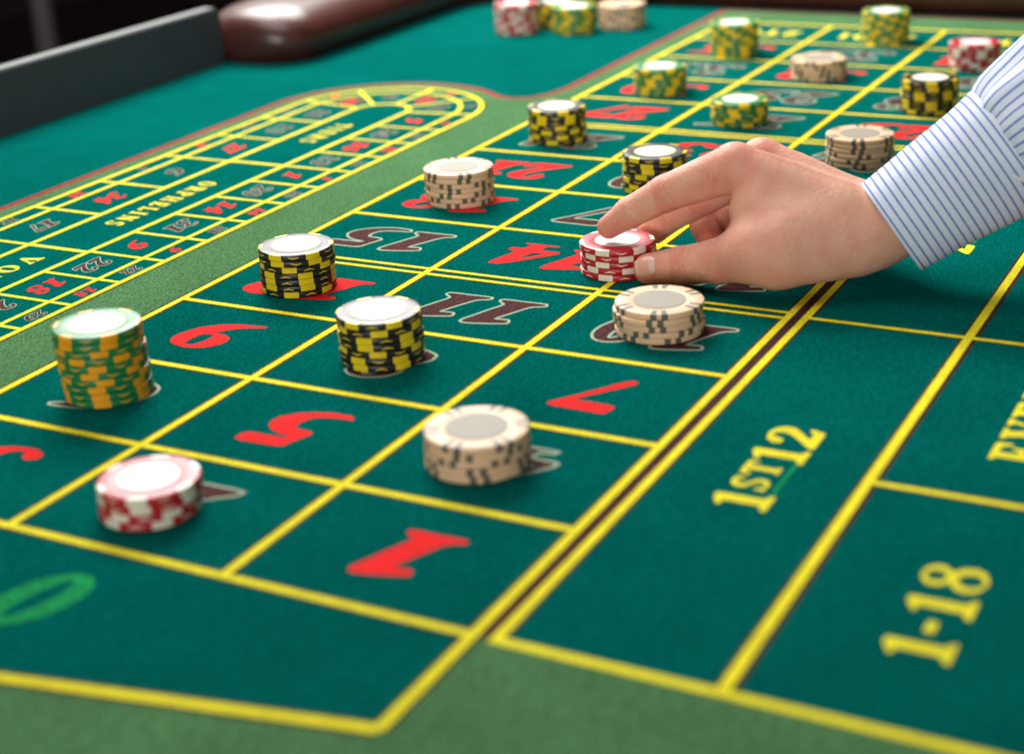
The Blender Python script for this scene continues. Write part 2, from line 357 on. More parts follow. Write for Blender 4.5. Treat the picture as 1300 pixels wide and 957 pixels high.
# upright serif capitals; cap height 1, x from 0; advance third entry
def L(*a): return list(a)
C_ = {
 '1': (L((.0, .86), (.04, .80), (.14, .80), (.14, .14), (.02, .10), (.0, 0), (.46, 0), (.44, .10), (.34, .14), (.34, 1), (.20, 1), (.10, .93)), [], .52),
 '2': (L((0, 0), (.56, 0), (.64, .30), (.56, .31), (.48, .20), (.28, .20), (.46, .40), (.60, .58), (.62, .76), (.52, .93), (.32, 1), (.12, .94), (.02, .78), (.06, .64), (.18, .64), (.22, .76), (.28, .90), (.38, .86), (.41, .72), (.34, .54), (.16, .30), (0, .10)), [], .70),
 '3': (L((.02, .70), (.14, .66), (.20, .78), (.28, .90), (.36, .84), (.38, .70), (.32, .58), (.18, .54), (.18, .48), (.32, .45), (.40, .32), (.36, .14), (.26, .08), (.18, .16), (.14, .28), (.02, .28), (0, .12), (.12, .02), (.30, -.01), (.50, .05), (.62, .22), (.58, .42), (.42, .52), (.56, .62), (.58, .80), (.46, .96), (.28, 1), (.10, .94)), [], .68),
 '8': (oval(.31, .27, .31, .28) , [oval(.31, .25, .12, .18)], .70),
 '6': (L((.58, .90), (.50, .98), (.30, 1), (.10, .84), (0, .50), (.04, .18), (.18, .02), (.36, 0), (.54, .08), (.62, .30), (.56, .52), (.40, .60), (.24, .54), (.26, .76), (.36, .90), (.46, .84)), [oval(.32, .30, .09, .19)], .68),
 '9': (None, None, .68),
 '-': (L((0, .40), (.26, .40), (.26, .56), (0, .56)), [], .36),
 'S': (L((.04, .30), (.0, 0), (.08, .0), (.14, .05), (.30, -.02), (.50, .06), (.58, .26), (.48, .46), (.26, .58), (.20, .70), (.26, .86), (.36, .90), (.46, .70), (.52, .70), (.54, 1), (.46, .97), (.32, 1.02), (.12, .95), (.03, .76), (.08, .56), (.30, .42), (.40, .30), (.36, .12), (.26, .07), (.14, .14), (.10, .32)), [], .66),
 'T': (L((.17, 0), (.53, 0), (.53, .08), (.45, .11), (.45, .88), (.56, .84), (.62, .68), (.70, .68), (.69, 1), (.01, 1), (0, .68), (.08, .68), (.14, .84), (.25, .88), (.25, .11), (.17, .08)), [], .76),
 'N': (L((0, 0), (.28, 0), (.28, .08), (.19, .12), (.19, .70), (.55, 0), (.70, 0), (.70, .88), (.78, .92), (.78, 1), (.52, 1), (.52, .92), (.61, .88), (.61, .42), (.30, 1), (0, 1), (0, .92), (.10, .88), (.10, .12), (0, .08)), [], .84),
 'D': (L((0, 0), (.36, 0), (.58, .10), (.70, .32), (.70, .68), (.58, .90), (.36, 1), (0, 1), (0, .92), (.09, .88), (.09, .12), (0, .08)), [L((.28, .10), (.28, .90), (.38, .86), (.47, .70), (.48, .30), (.38, .14))], .78),
 'R': (L((0, 0), (.36, 0), (.36, .08), (.28, .12), (.28, .44), (.34, .44), (.50, 0), (.76, 0), (.76, .08), (.69, .10), (.52, .48), (.66, .58), (.68, .78), (.58, .95), (.40, 1), (0, 1), (0, .92), (.09, .88), (.09, .12), (0, .08)), [L((.28, .54), (.28, .90), (.40, .88), (.47, .74), (.42, .58))], .80),
 'E': (L((0, 0), (.60, 0), (.64, .32), (.56, .32), (.48, .13), (.28, .12), (.28, .46), (.38, .44), (.42, .34), (.48, .34), (.48, .68), (.42, .68), (.38, .56), (.28, .55), (.28, .88), (.46, .87), (.54, .70), (.61, .70), (.59, 1), (0, 1), (0, .92), (.09, .88), (.09, .12), (0, .08)), [], .72),
 'V': (L((.32, 0), (.44, 0), (.68, .88), (.76, .92), (.76, 1), (.50, 1), (.50, .92), (.59, .88), (.45, .32), (.29, .88), (.38, .92), (.38, 1), (0, 1), (0, .92), (.08, .88)), [], .80),
 'O': (oval(.36, .5, .36, .52), [oval(.36, .5, .15, .41)], .80),
 'I': (L((0, 0), (.36, 0), (.36, .08), (.28, .12), (.28, .88), (.36, .92), (.36, 1), (0, 1), (0, .92), (.08, .88), (.08, .12), (0, .08)), [], .44),
 'P': (L((0, 0), (.38, 0), (.38, .08), (.28, .12), (.28, .42), (.46, .43), (.62, .54), (.66, .74), (.58, .93), (.40, 1), (0, 1), (0, .92), (.09, .88), (.09, .12), (0, .08)), [L((.28, .52), (.28, .90), (.40, .88), (.46, .72), (.40, .55))], .74),
 'H': (L((0, 0), (.34, 0), (.34, .08), (.27, .12), (.27, .45), (.53, .45), (.53, .12), (.46, .08), (.46, 0), (.80, 0), (.80, .08), (.72, .12), (.72, .88), (.80, .92), (.80, 1), (.46, 1), (.46, .92), (.53, .88), (.53, .56), (.27, .56), (.27, .88), (.34, .92), (.34, 1), (0, 1), (0, .92), (.08, .88), (.08, .12), (0, .08)), [], .88),
 'L': (L((0, 0), (.58, 0), (.62, .34), (.54, .34), (.46, .13), (.28, .12), (.28, .88), (.37, .92), (.37, 1), (0, 1), (0, .92), (.09, .88), (.09, .12), (0, .08)), [], .68),
 'Z': (L((0, 0), (.58, 0), (.60, .32), (.53, .32), (.46, .12), (.26, .12), (.58, .92), (.58, 1), (.03, 1), (.02, .70), (.09, .70), (.16, .88), (.33, .88), (0, .08)), [], .68),
}
C_['8'] = (L((.32, 1.01), (.48, .97), (.58, .85), (.58, .70), (.46, .56), (.60, .44), (.64, .26), (.56, .08), (.33, -.01), (.10, .08), (.01, .26), (.06, .44), (.20, .54), (.08, .68), (.07, .85), (.17, .97)),
           [oval(.32, .78, .13, .15), oval(.32, .26, .16, .19)], .72)
C_['9'] = ([(.64 - x, 1 - y) for x, y in C_['6'][0]], [[(.64 - x, 1 - y) for x, y in h] for h in C_['6'][1]], .68)
def lettering(text, start, right, up, cap, track=0.0, xs=1.0, name='lettering', end=None, small='', mat='yellow', label=None):
    """start = baseline start; 'small' letters are set smaller, raised and underlined"""
    adv = 0
    total = sum(C_[c][2] * xs * (.62 if c in small else 1) + track for c in text) - track
    if end is not None:
        xs2 = (end / cap) / total; xs *= xs2; track *= xs2
    polys = []; under = None
    for c in text:
        g = C_[c]; k = .66 if c in small else 1.0; kx = xs * (.62 if c in small else 1)
        lift = .26 if c in small else 0
        gg = ([(adv + x * kx, lift + y * k) for x, y in chaikin(g[0], .1)], [[(adv + x * kx, lift + y * k) for x, y in chaikin(h, .1)] for h in g[1]])
        ou, ho = place(gg, right, up, start, cap)
        polys.append((ou, ho, 0, 0))
        if c in small:
            under = (under[0] if under else adv, adv + g[2] * kx)
        adv += g[2] * kx + track
    if under:
        q = [(under[0], .06), (under[1], .06), (under[1], .13), (under[0], .13)]
        ou, _ = place((q, []), right, up, start, cap); polys.append((ou, [], 0, 1))
    ob = flat(name, polys, 0.20 * mm, None, table, [M[mat], M['greenp']])
    ob['label'] = label or ('yellow lettering %s printed on the felt' % text)
    return ob
RU, UV = (1, 0), (0, 1)
lettering('1ST12', (1.50, -0.745), RU, UV, .285, .03, end=1.0, small='ST')
lettering('2ND12', (5.58, -0.745), RU, UV, .285, .03, end=1.04, small='ND')
lettering('3RD12', (9.70, -0.745), RU, UV, .285, .03, end=1.02, small='RD')
lettering('1-18', (.53, -1.85), RU, UV, .285, .06, end=.83)
lettering('EVEN', (2.46, -1.85), RU, UV, .285, .03, end=1.1)
lettering('ODD', (8.7, -1.85), RU, UV, .285, .03, end=.9)
lettering('19-36', (10.65, -1.85), RU, UV, .285, .03, end=1.1)
for u, mt in ((5.08, 'red'), (7.13, 'dark')):
    flat('diamond', [([(u - .7, -1.71), (u, -2.1), (u + .7, -1.71), (u, -1.32)], [])], .2 * mm, M[mt])
lettering('ORPHELINS', (5.47, 5.62), (-1, 0), (0, -1), .165, .22, end=1.28)
lettering('VOISINS', (3.38, 5.62), (-1, 0), (0, -1), .165, .22, end=1.3)
lettering('TIERS', (7.55, 5.62), (-1, 0), (0, -1), .165, .22, end=.7)
for j in range(3):
    lettering('2TO1', (12.83, j * B + .22), (0, 1), (-1, 0), .30, .08, end=.86, small='')

# ------------------------------------------------------------------ padded rail
def sweep(name, path, prof, mat, parent, cap=True):
    """path: list of (x, y, scale); prof: list of (offset to the right of travel, z) closed loop"""
    P = np.array([(a, b_) for a, b_, *_ in path]); n = len(P); k = len(prof)
    d = np.gradient(P, axis=0); d /= np.linalg.norm(d, axis=1)[:, None]
    V = []
    for i in range(n):
        r = np.array([d[i, 1], -d[i, 0]]); s = path[i][2]
        for o, z in prof:
            q = P[i] + r * o * s
            V.append((q[0] * U, q[1] * U, (0.26 + (z - 0.26) * s) * U))
    F = [(i * k + j, i * k + (j + 1) % k, (i + 1) * k + (j + 1) % k, (i + 1) * k + j) for i in range(n - 1) for j in range(k)]
    F += [list(range(k))[::-1], [(n - 1) * k + j for j in range(k)]]
    me = mesh_from(name, V, F, True)
    bm = bmesh.new(); bm.from_mesh(me); bmesh.ops.recalc_face_normals(bm, faces=bm.faces[:]); bm.to_mesh(me); bm.free()
    return link(name, me, mat, parent)
prof = []
for i in range(32):
    t = 2 * math.pi * i / 32
    c, s_ = math.cos(t), math.sin(t)
    x = .76 * math.copysign(abs(c) ** .95, c); z = .24 + .40 * math.copysign(abs(s_), s_)
    prof.append((x, z))
path = []
for i in range(13):
    t = i / 12 * math.pi / 2
    path.append((9.62 + .60 * (1 - math.cos(t)), 8.28, max(math.sin(t), .05) ** .75))
for x in np.linspace(10.5, 13.2, 10): path.append((float(x), 8.28, 1))
for a in np.linspace(80, 0, 12): path.append((13.25 + 1.5 * math.cos(math.radians(a)), 6.78 + 1.5 * math.sin(math.radians(a)), 1))
for y in np.linspace(6.2, -6.5, 20): path.append((14.75, float(y), 1))
sweep('padded_rail', path, prof, M['leather'], table)

# upright divider plate at the wheel end of the table
def plate(name, x0, x1, y0, y1, z0, z1, rad, mats):
    n = 10
    out = [(x0, z0), (x1, z0)] + [(x1 - rad + rad * math.cos(a), z1 - rad + rad * math.sin(a)) for a in np.linspace(0, math.pi / 2, n)] + [(x0, z1)]
    k = len(out)
    bm = bmesh.new()
    A = [bm.verts.new((x * U, y0 * U, z * U)) for x, z in out]; Bv = [bm.verts.new((x * U, y1 * U, z * U)) for x, z in out]
    f1 = bm.faces.new(A); f2 = bm.faces.new(Bv[::-1])
    for i in range(k):
        f = bm.faces.new((A[i], Bv[i], Bv[(i + 1) % k], A[(i + 1) % k])); f.material_index = 1
    bmesh.ops.recalc_face_normals(bm, faces=bm.faces[:])
    bmesh.ops.bevel(bm, geom=[e for e in bm.edges if {f.material_index for f in e.link_faces} == {0, 1}], offset=.0012, segments=2, affect='EDGES', material=1)
    me = bpy.data.meshes.new(name); bm.to_mesh(me); bm.free()
    return link(name, me, mats)
thing(plate('divider_panel', .6, 9.66, 8.53, 8.70, .01, .64, .10, [M['panel'], M['paneledge']]),
      'dark grey upright plate with pale top edge, standing left of the padded rail', 'panel')

# ------------------------------------------------------------------ chips
def lathe(profile, n=72):
    V, F = [], []
    for r, z in profile:
        for i in range(n):
            a = 2 * math.pi * i / n; V.append((r * math.cos(a), r * math.sin(a), z))
    k = len(profile)
    for j in range(k - 1):
        for i in range(n):
            F.append((j * n + i, j * n + (i + 1) % n, (j + 1) * n + (i + 1) % n, (j + 1) * n + i))
    V.append((0, 0, profile[0][1])); V.append((0, 0, profile[-1][1])); b0, t0 = len(V) - 2, len(V) - 1
    for i in range(n):
        F.append((b0, (i + 1) % n, i)); F.append((t0, (k - 1) * n + i, (k - 1) * n + (i + 1) % n))
    return V, F
def body_mesh(r, t):
    e = .00046
    pr = [(r * .60, .0002), (r * .64, 0), (r - e * 1.6, 0), (r - e * .4, e * .35), (r, e), (r, t - e), (r - e * .4, t - e * .35), (r - e * 1.6, t), (r * .64, t), (r * .60, t - .0002)]
    V, F = lathe(pr); me = mesh_from('chip_body', V, F, True)
    return me
def insert_mesh(r, t, half, inner):
    e = .00046; p_ = .00004
    pr = [(r * inner, -p_ * .2), (r - e * 1.6, -p_ * .2), (r - e * .4 + p_, e * .35 - p_ * .5), (r + p_, e), (r + p_, t - e), (r - e * .4 + p_, t - e * .35 + p_ * .5), (r - e * 1.6, t + p_), (r * inner, t + p_)]
    n = 7; V, F = [], []
    for i in range(n):
        a = math.radians(-half + 2 * half * i / (n - 1))
        for q, z in pr: V.append((q * math.cos(a), q * math.sin(a), z))
    k = len(pr)
    for i in range(n - 1):
        for j in range(k - 1): F.append((i * k + j, (i + 1) * k + j, (i + 1) * k + j + 1, i * k + j + 1))
    me = mesh_from('chip_insert', V, F, False)
    bm = bmesh.new(); bm.from_mesh(me); bmesh.ops.recalc_face_normals(bm, faces=bm.faces[:]); bm.to_mesh(me); bm.free()
    return me
def disc_mesh(r0, r1, z, n=56):
    V, F = [], []
    for i in range(n):
        a = 2 * math.pi * i / n; V.append((r1 * math.cos(a), r1 * math.sin(a), z))
    if r0 <= 0: F = [tuple(range(n))]
    else:
        for i in range(n):
            a = 2 * math.pi * i / n; V.append((r0 * math.cos(a), r0 * math.sin(a), z))
        F = [(i, (i + 1) % n, n + (i + 1) % n, n + i) for i in range(n)]
    me = mesh_from('chip_disc', V, F)
    bm = bmesh.new(); bm.from_mesh(me)
    for f in bm.faces:
        if f.normal.z < 0: f.normal_flip()
    bm.to_mesh(me); bm.free(); return me
def mark_mesh(r, t, flip):
    V, F = [], []
    for q in range(6):
        c = 60 * q + 30
        pts = []
        for i in range(7):
            s = (i - 3) / 3; hz = .56 - .20 * abs(s) ** 1.1; w = .085 * (1.25 - .7 * abs(s))
            if flip: hz = 1 - hz
            a = math.radians(c + s * 8)
            pts.append((a, (hz - w) * t, (hz + w) * t))
        b0 = len(V)
        for a, z0, z1 in pts:
            V.append(((r + .00004) * math.cos(a), (r + .00004) * math.sin(a), z0)); V.append(((r + .00004) * math.cos(a), (r + .00004) * math.sin(a), z1))
        for i in range(6): F.append((b0 + 2 * i, b0 + 2 * i + 2, b0 + 2 * i + 3, b0 + 2 * i + 1))
    return mesh_from('chip_mark', V, F)
RC, TCH = .254 * U, .0425 * U
RB, TBG = .272 * U, .0385 * U
KIND = {
 'black': dict(r=RC, t=TCH, body='black', ins='yel', word='black and yellow'),
 'red': dict(r=RC, t=TCH, body='redc', ins='white', word='red and white'),
 'green': dict(r=RC, t=TCH, body='green', ins='orange', word='green and orange'),
 'far green': dict(r=RC, t=TCH, body='green', ins='amber', word='green and yellow'),
 'beige': dict(r=RB, t=TBG, body='beige', ins='stripe', word='beige'),
}
def part_mesh(me, mat): me.materials.append(mat); return me
for kn, k in KIND.items():
    k['body_me'] = part_mesh(body_mesh(k['r'], k['t']), M[k['body']])
    if kn == 'beige':
        k['ins_me'] = part_mesh(insert_mesh(k['r'], k['t'], 4.0, .72), M['stripe'])
        k['angles'] = [60 * i + d for i in range(6) for d in (-7.1, 7.1)]
        k['inlay'] = part_mesh(disc_mesh(0, k['r'] * .595, k['t'] + .00003), M['labelgrey'])
    else:
        k['ins_me'] = part_mesh(insert_mesh(k['r'], k['t'], 11.2, .88), M[k['ins']])
        k['angles'] = [60 * i for i in range(6)]
        k['marks'] = [part_mesh(mark_mesh(k['r'], k['t'], f), M[k['ins']]) for f in (False, True)]
        k['inlay'] = part_mesh(disc_mesh(0, k['r'] * .60, k['t'] + .00003), M['label'])
        if kn != 'red': k['ring'] = part_mesh(disc_mesh(k['r'] * .60, k['r'] * .65, k['t'] + .00004), M['gold'])

def sub(name, me, par, rz=0.0):
    o = bpy.data.objects.new(name, me); COL.objects.link(o); o.parent = par; o.rotation_euler = (0, 0, rz); return o
def make_chip(kn):
    k = KIND[kn]
    o = bpy.data.objects.new('casino_chip', k['body_me']); COL.objects.link(o)
    for a in k['angles']: sub('edge_insert', k['ins_me'], o, math.radians(a))
    sub('inlay', k['inlay'], o)
    if 'ring' in k: sub('inlay_ring', k['ring'], o)
    if 'marks' in k: sub('edge_mark', k['marks'][0], o)
    return o
PROTO = {}
def new_chip(kn):
    if kn not in PROTO:
        PROTO[kn] = make_chip(kn); return PROTO[kn]
    src = PROTO[kn]; o = src.copy(); COL.objects.link(o)
    for c in src.children:
        d = c.copy(); COL.objects.link(d); d.parent = o
    return o
def ordinal(i, n):
    if i == 0: return 'top'
    if i == n - 1: return 'bottom'
    return ['', 'second', 'third', 'fourth', 'fifth', 'sixth', 'seventh', 'eighth', 'ninth', 'tenth'][i] + ' from top'
def stack(kn, x, y, n, where, base=None, drift=(0, 0), jit=.0004):
    k = KIND[kn]; ang = random.uniform(0, 60); g = '%s chips stacked %s' % (k['word'], where)
    for i in range(n):                       # i = 0 is the bottom chip
        o = new_chip(kn); a = random.uniform(-1, 1)
        ang += (random.uniform(-4, 4) if random.random() < .22 else random.uniform(9, 51))
        o.location = (x * U + random.uniform(-jit, jit) + drift[0] * (i / n), y * U + random.uniform(-jit, jit) + drift[1] * (i / n), .00028 + i * (k['t'] + .00004))
        o.rotation_euler = (0, 0, math.radians(ang))
        if 'marks' in k and random.random() < .5:
            for c in o.children:
                if c.data in k['marks']: c.data = k['marks'][1]
        thing(o, '%s chip, %s in stack %s' % (k['word'], ordinal(n - 1 - i, n), where), 'casino chip', g)

stack('green', 1.526, 3.257, 10, 'on box 6 by the red 9', drift=(-.0012, .0012))
stack('red', .419, 2.042, 4, 'on box 2, beside the green zero')
stack('black', 3.479, 3.266, 7, 'on red 12, beyond the red 9')
stack('black', 2.563, 2.034, 7, 'on box 8 below the 11')
stack('beige', 1.491, .790, 5, 'on box 4, right of the red 5')
stack('beige', 3.546, .651, 5, 'on box 10, in front of the thumb', jit=.0009)
stack('beige', 5.659, 3.238, 7, 'on red 18, beyond the number 15')
stack('black', 7.622, 3.345, 7, 'on box 24, near the track end')
stack('black', 6.420, 1.906, 7, 'on box 20, behind the index finger')
stack('far green', 9.599, 3.200, 6, 'on red 30, at the grid edge')
stack('far green', 8.641, 2.023, 5, 'on box 26, beyond the hand')
stack('far green', 11.466, 3.125, 8, 'on red 36, near the far rail')
stack('far green', 12.449, 1.767, 8, 'on the middle column box')
stack('beige', 10.602, 1.916, 5, 'on red 32, beyond the green stacks')
stack('red', 11.399, .565, 6, 'on red 34, by the sleeve')
stack('black', 9.527, .541, 7, 'on box 28, by the sleeve')
stack('beige', 7.659, .628, 6, 'on box 22, beside the cuff')
stack('red', 4.508, 1.361, 5, 'held under the index finger', jit=.0005)
stack('red', 12.10, 6.085, 8, 'on plain felt by the rail')
stack('far green', 12.277, 5.411, 7, 'on plain felt beside the red')
stack('beige', 12.680, 4.988, 7, 'on plain felt right of the green')
stack('black', 12.55, 5.78, 7, 'on plain felt behind the red stack')
stack('far green', 13.05, 5.75, 8, 'on plain felt, hindmost by the rail')

# ------------------------------------------------------------------ post in the dark room behind
def post():
    o = empty('metal_post', (2.39, 2.44, -.78))
    V, F = lathe([(.024, .04), (.021, .8), (.019, 1.5)], 24); link('pole', mesh_from('pole', V, F, True), M['metal'], o)
    V, F = lathe([(.20, 0), (.20, .02), (.06, .05)], 32); link('base_plate', mesh_from('base_plate', V, F), M['metal'], o)
    thing(o, 'blurred grey metal post standing in the dark room behind the grey panel', 'post')
post()

#PERSON#
# ------------------------------------------------------------------ person: right hand, cuff and sleeve
def at(px, py, d):
    """a point of the arm: photo pixel plus distance along the camera axis, in streets"""
    return CAM_C + d * (np.array([(px - 650) / CAM_F, (py - 434) / CAM_F, 1.0]) @ CAM_R)
def J(px, py, d, r): return (at(px, py, d), r * d / CAM_F)
HAND = dict(
 index=[J(934, 213, 10.62, 31), J(845, 245.5, 10.84, 23.5), J(799, 270, 10.95, 20), J(773, 288, 11.0, 15.5)],
 middle=[J(968, 207, 10.84, 31), J(893, 250, 11.22, 23), J(850, 274, 11.42, 20), J(823, 297, 11.50, 16)],
 ring=[J(1008, 222, 11.08, 28), J(925, 258, 11.50, 21), J(896, 286, 11.42, 19), J(903, 312, 11.25, 16)],
 pinky=[J(1046, 244, 11.28, 25), J(962, 268, 11.60, 19), J(936, 292, 11.48, 17), J(940, 312, 11.30, 14.5)],
 thumb=[J(960, 318, 10.44, 40), J(912, 332, 10.62, 29), J(866, 337, 10.74, 24.5), J(824, 341, 10.80, 20)],
)
WR = J(1112, 291, 10.46, 50); AR = J(1250, 200, 10.28, 58)
PALM = [(J(1100, 288, 10.40, 46), HAND['index'][0], .06), (J(1112, 285, 10.52, 45), HAND['middle'][0], .06),
        (J(1118, 288, 10.62, 44), HAND['ring'][0], .06), (J(1118, 294, 10.70, 42), HAND['pinky'][0], .06),
        (J(1085, 312, 10.42, 40), J(985, 322, 10.42, 44), .07), (J(985, 322, 10.42, 44), HAND['thumb'][0], .07),
        (J(1010, 290, 10.50, 44), J(962, 268, 10.54, 36), .09), (J(1060, 290, 10.42, 46), J(1000, 305, 10.42, 46), .09),
        (WR, AR, .08)]
def capsule(P, A, Bq):
    a, ra = A; b_, rb = Bq
    d = (b_ - a).astype(np.float32); L2 = float(d @ d)
    q = P - a.astype(np.float32)
    t = np.clip((q @ d) / L2, 0, 1)
    return np.linalg.norm(q - t[:, None] * d, axis=1) - (ra + (rb - ra) * t)
def smin(a, b_, k):
    h = np.clip(.5 + .5 * (b_ - a) / k, 0, 1)
    return b_ + (a - b_) * h - k * h * (1 - h)
def hand_sdf(P):
    P = P.astype(np.float32)
    D = None
    for A, Bq, k in PALM:
        c = capsule(P, A, Bq); D = c if D is None else smin(D, c, k)
    for nm, js in HAND.items():
        F = None
        for A, Bq in zip(js[:-1], js[1:]):
            c = capsule(P, A, Bq); F = c if F is None else smin(F, c, .025)
        D = smin(D, F, .075 if nm == 'thumb' else .035)
    return D
def surface_nets(fn, lo, hi, h, blk=4):
    lo = np.array(lo, np.float32); n = (np.ceil((np.array(hi) - lo) / (h * blk)).astype(int)) + 1
    ax = [lo[i] + h * blk * (np.arange(n[i]) + .5) - h * .5 for i in range(3)]
    C0 = np.stack(np.meshgrid(*ax, indexing='ij'), -1).reshape(-1, 3)
    Fc = fn(C0).reshape(n)
    F = np.repeat(np.repeat(np.repeat(Fc, blk, 0), blk, 1), blk, 2).astype(np.float32)
    mask = np.abs(Fc) < h * blk * 1.6
    mk = np.repeat(np.repeat(np.repeat(mask, blk, 0), blk, 1), blk, 2)
    idx = np.argwhere(mk)
    F[mk] = fn(lo + h * idx.astype(np.float32))
    S = F < 0
    N = np.array(F.shape)
    acc = np.zeros(tuple(N - 1) + (3,), np.float32); cnt = np.zeros(tuple(N - 1), np.float32)
    quads = []
    for a in range(3):
        sl0 = [slice(None)] * 3; sl1 = [slice(None)] * 3; sl0[a] = slice(0, -1); sl1[a] = slice(1, None)
        s0, s1 = S[tuple(sl0)], S[tuple(sl1)]
        E_ = np.argwhere(s0 != s1)
        f0 = F[tuple(E_.T)]; E1 = E_.copy(); E1[:, a] += 1; f1 = F[tuple(E1.T)]
        t = f0 / (f0 - f1); pos = E_.astype(np.float32); pos[:, a] += t
        b_, c = (a + 1) % 3, (a + 2) % 3
        cells = []
        ok = np.ones(len(E_), bool)
        for db, dc in ((0, 0), (-1, 0), (-1, -1), (0, -1)):
            q = E_.copy(); q[:, b_] += db; q[:, c] += dc
            ok &= (q >= 0).all(1) & (q < N - 1).all(1); cells.append(q)
        inv_ = f0[ok] > 0
        for q in cells:
            np.add.at(acc, tuple(q[ok].T), pos[ok]); np.add.at(cnt, tuple(q[ok].T), 1)
        Q = np.stack([np.ravel_multi_index(tuple(q[ok].T), tuple(N - 1)) for q in cells], 1)
        Q[inv_] = Q[inv_][:, ::-1]
        quads.append(Q)
    Q = np.concatenate(quads)
    act = np.flatnonzero(cnt.ravel() > 0)
    remap = -np.ones(cnt.size, np.int64); remap[act] = np.arange(len(act))
    V = lo + h * (acc.reshape(-1, 3)[act] / cnt.ravel()[act][:, None])
    return V.astype(np.float64), remap[Q]
def grad(P, e=.004):
    g = np.stack([hand_sdf(P + np.eye(3)[i] * e) - hand_sdf(P - np.eye(3)[i] * e) for i in range(3)], 1).astype(np.float64)
    return g / np.maximum(np.linalg.norm(g, axis=1), 1e-9)[:, None]

allp = [p_ for js in HAND.values() for p_ in js] + [WR, AR]
lo = np.min([p_[0] - p_[1] for p_ in allp], 0) - .06; hi = np.max([p_[0] + p_[1] for p_ in allp], 0) + .06
HV, HF = surface_nets(hand_sdf, lo, hi, .0095)
NV = grad(HV)
# knuckle creases and tendons as real relief; redness kept as a skin attribute
disp = np.zeros(len(HV)); redn = np.zeros(len(HV)); pale = np.zeros(len(HV))
cam_dir = CAM_R[2]
def crease(joint, prev, nxt, offs, depth, width, rad, low=False):
    ax = (nxt[0] - prev[0]); ax /= np.linalg.norm(ax)
    q = HV - joint[0]; s = q @ ax; rr = np.linalg.norm(q - s[:, None] * ax, axis=1)
    near = np.exp(-np.maximum(np.linalg.norm(q, axis=1) - joint[1], 0) ** 2 / (rad * rad))
    if low: near = near * np.clip(-(q[:, 2] - .02) / .06, 0, 1)
    ang = np.arctan2(q @ np.cross(ax, [0, 0, 1.0]), q[:, 2])
    for o in offs:
        wob = .010 * np.sin(3.1 * ang + 40 * o)
        g = np.exp(-((s - o - wob) / width) ** 2) * near
        disp[:] -= depth * g; redn[:] += .40 * g
H_ = HAND
for nm in ('index', 'middle', 'ring', 'pinky'):
    js = H_[nm]
    crease(js[1], js[0], js[2], (-.05, -.022, .0, .024, .046), .0026, .0060, .03)
    crease(js[2], js[1], js[3], (-.018, .0, .02), .0026, .0055, .03)
crease(H_['thumb'][2], H_['thumb'][1], H_['thumb'][3], (-.048, -.026, -.004, .020, .044), .0040, .0062, .035)
crease(H_['index'][0], PALM[0][0], H_['index'][1], (.085, .112, .142, .172), .0100, .0085, .09, True)
for nm, js in H_.items():
    for j_, amt in ((js[-1], .95), (js[1], .50), (js[0], .55 if nm == 'index' else .22)):
        redn += amt * np.exp(-(np.linalg.norm(HV - j_[0], axis=1) / (j_[1] * 1.55)) ** 2)
for nm in ('index', 'middle', 'ring'):                              # extensor tendons on the back of the hand
    a = H_[nm][0][0]; b_ = PALM[{'index': 0, 'middle': 1, 'ring': 2}[nm]][0][0]
    d = (b_ - a); Ld = np.linalg.norm(d); d /= Ld
    q = HV - a; t = q @ d; up = np.array([0, 0, 1.0]) - d * d[2]; up /= np.linalg.norm(up); sd = np.cross(d, up)
    lat = q @ sd
    g = np.exp(-(lat / .030) ** 2) * np.clip(t / .15, 0, 1) * np.clip((Ld - t) / .3, 0, 1) * (q @ up > 0)
    disp += .010 * g
vn = np.sin(HV @ np.array([9., 5., 3.])) * np.sin(HV @ np.array([-4., 7., 6.]) + 1) * .004
disp += vn
HV = HV + NV * disp[:, None]
person = empty('person', tuple(np.array(WR[0]) * U))
PO = np.array(person.location)
def loc_(V): return np.asarray(V) * U - PO
hand_me = bpy.data.meshes.new('hand'); hand_me.from_pydata(loc_(HV).tolist(), [], HF.tolist())
hand_me.polygons.foreach_set('use_smooth', [True] * len(hand_me.polygons))
at_r = hand_me.attributes.new('redness', 'FLOAT', 'POINT'); at_r.data.foreach_set('value', np.clip(redn, 0, 1).astype(np.float32))
hand_me.update()

sk = bpy.data.materials.new('skin'); sk.use_nodes = True
nt = sk.node_tree; pb = nt.nodes['Principled BSDF']
av = nt.nodes.new('ShaderNodeAttribute'); av.attribute_name = 'redness'
tc = nt.nodes.new('ShaderNodeTexCoord')
n1 = nt.nodes.new('ShaderNodeTexNoise'); n1.inputs['Scale'].default_value = 95; n1.inputs['Detail'].default_value = 4
n2 = nt.nodes.new('ShaderNodeTexNoise'); n2.inputs['Scale'].default_value = 420; n2.inputs['Detail'].default_value = 3
vo = nt.nodes.new('ShaderNodeTexVoronoi'); vo.inputs['Scale'].default_value = 520; vo.feature = 'DISTANCE_TO_EDGE'
for q in (n1, n2, vo): nt.links.new(tc.outputs['Object'], q.inputs['Vector'])
add = nt.nodes.new('ShaderNodeMath'); add.operation = 'MULTIPLY_ADD'; add.inputs[1].default_value = 1.0
nt.links.new(n1.outputs['Fac'], add.inputs[0]); nt.links.new(av.outputs['Fac'], add.inputs[2])
sub1 = nt.nodes.new('ShaderNodeMath'); sub1.operation = 'SUBTRACT'; sub1.inputs[1].default_value = .28; sub1.use_clamp = True
nt.links.new(add.outputs[0], sub1.inputs[0])
mixc = nt.nodes.new('ShaderNodeMix'); mixc.data_type = 'RGBA'
mixc.inputs['A'].default_value = (0.76, 0.435, 0.295, 1); mixc.inputs['B'].default_value = (0.66, 0.21, 0.15, 1)
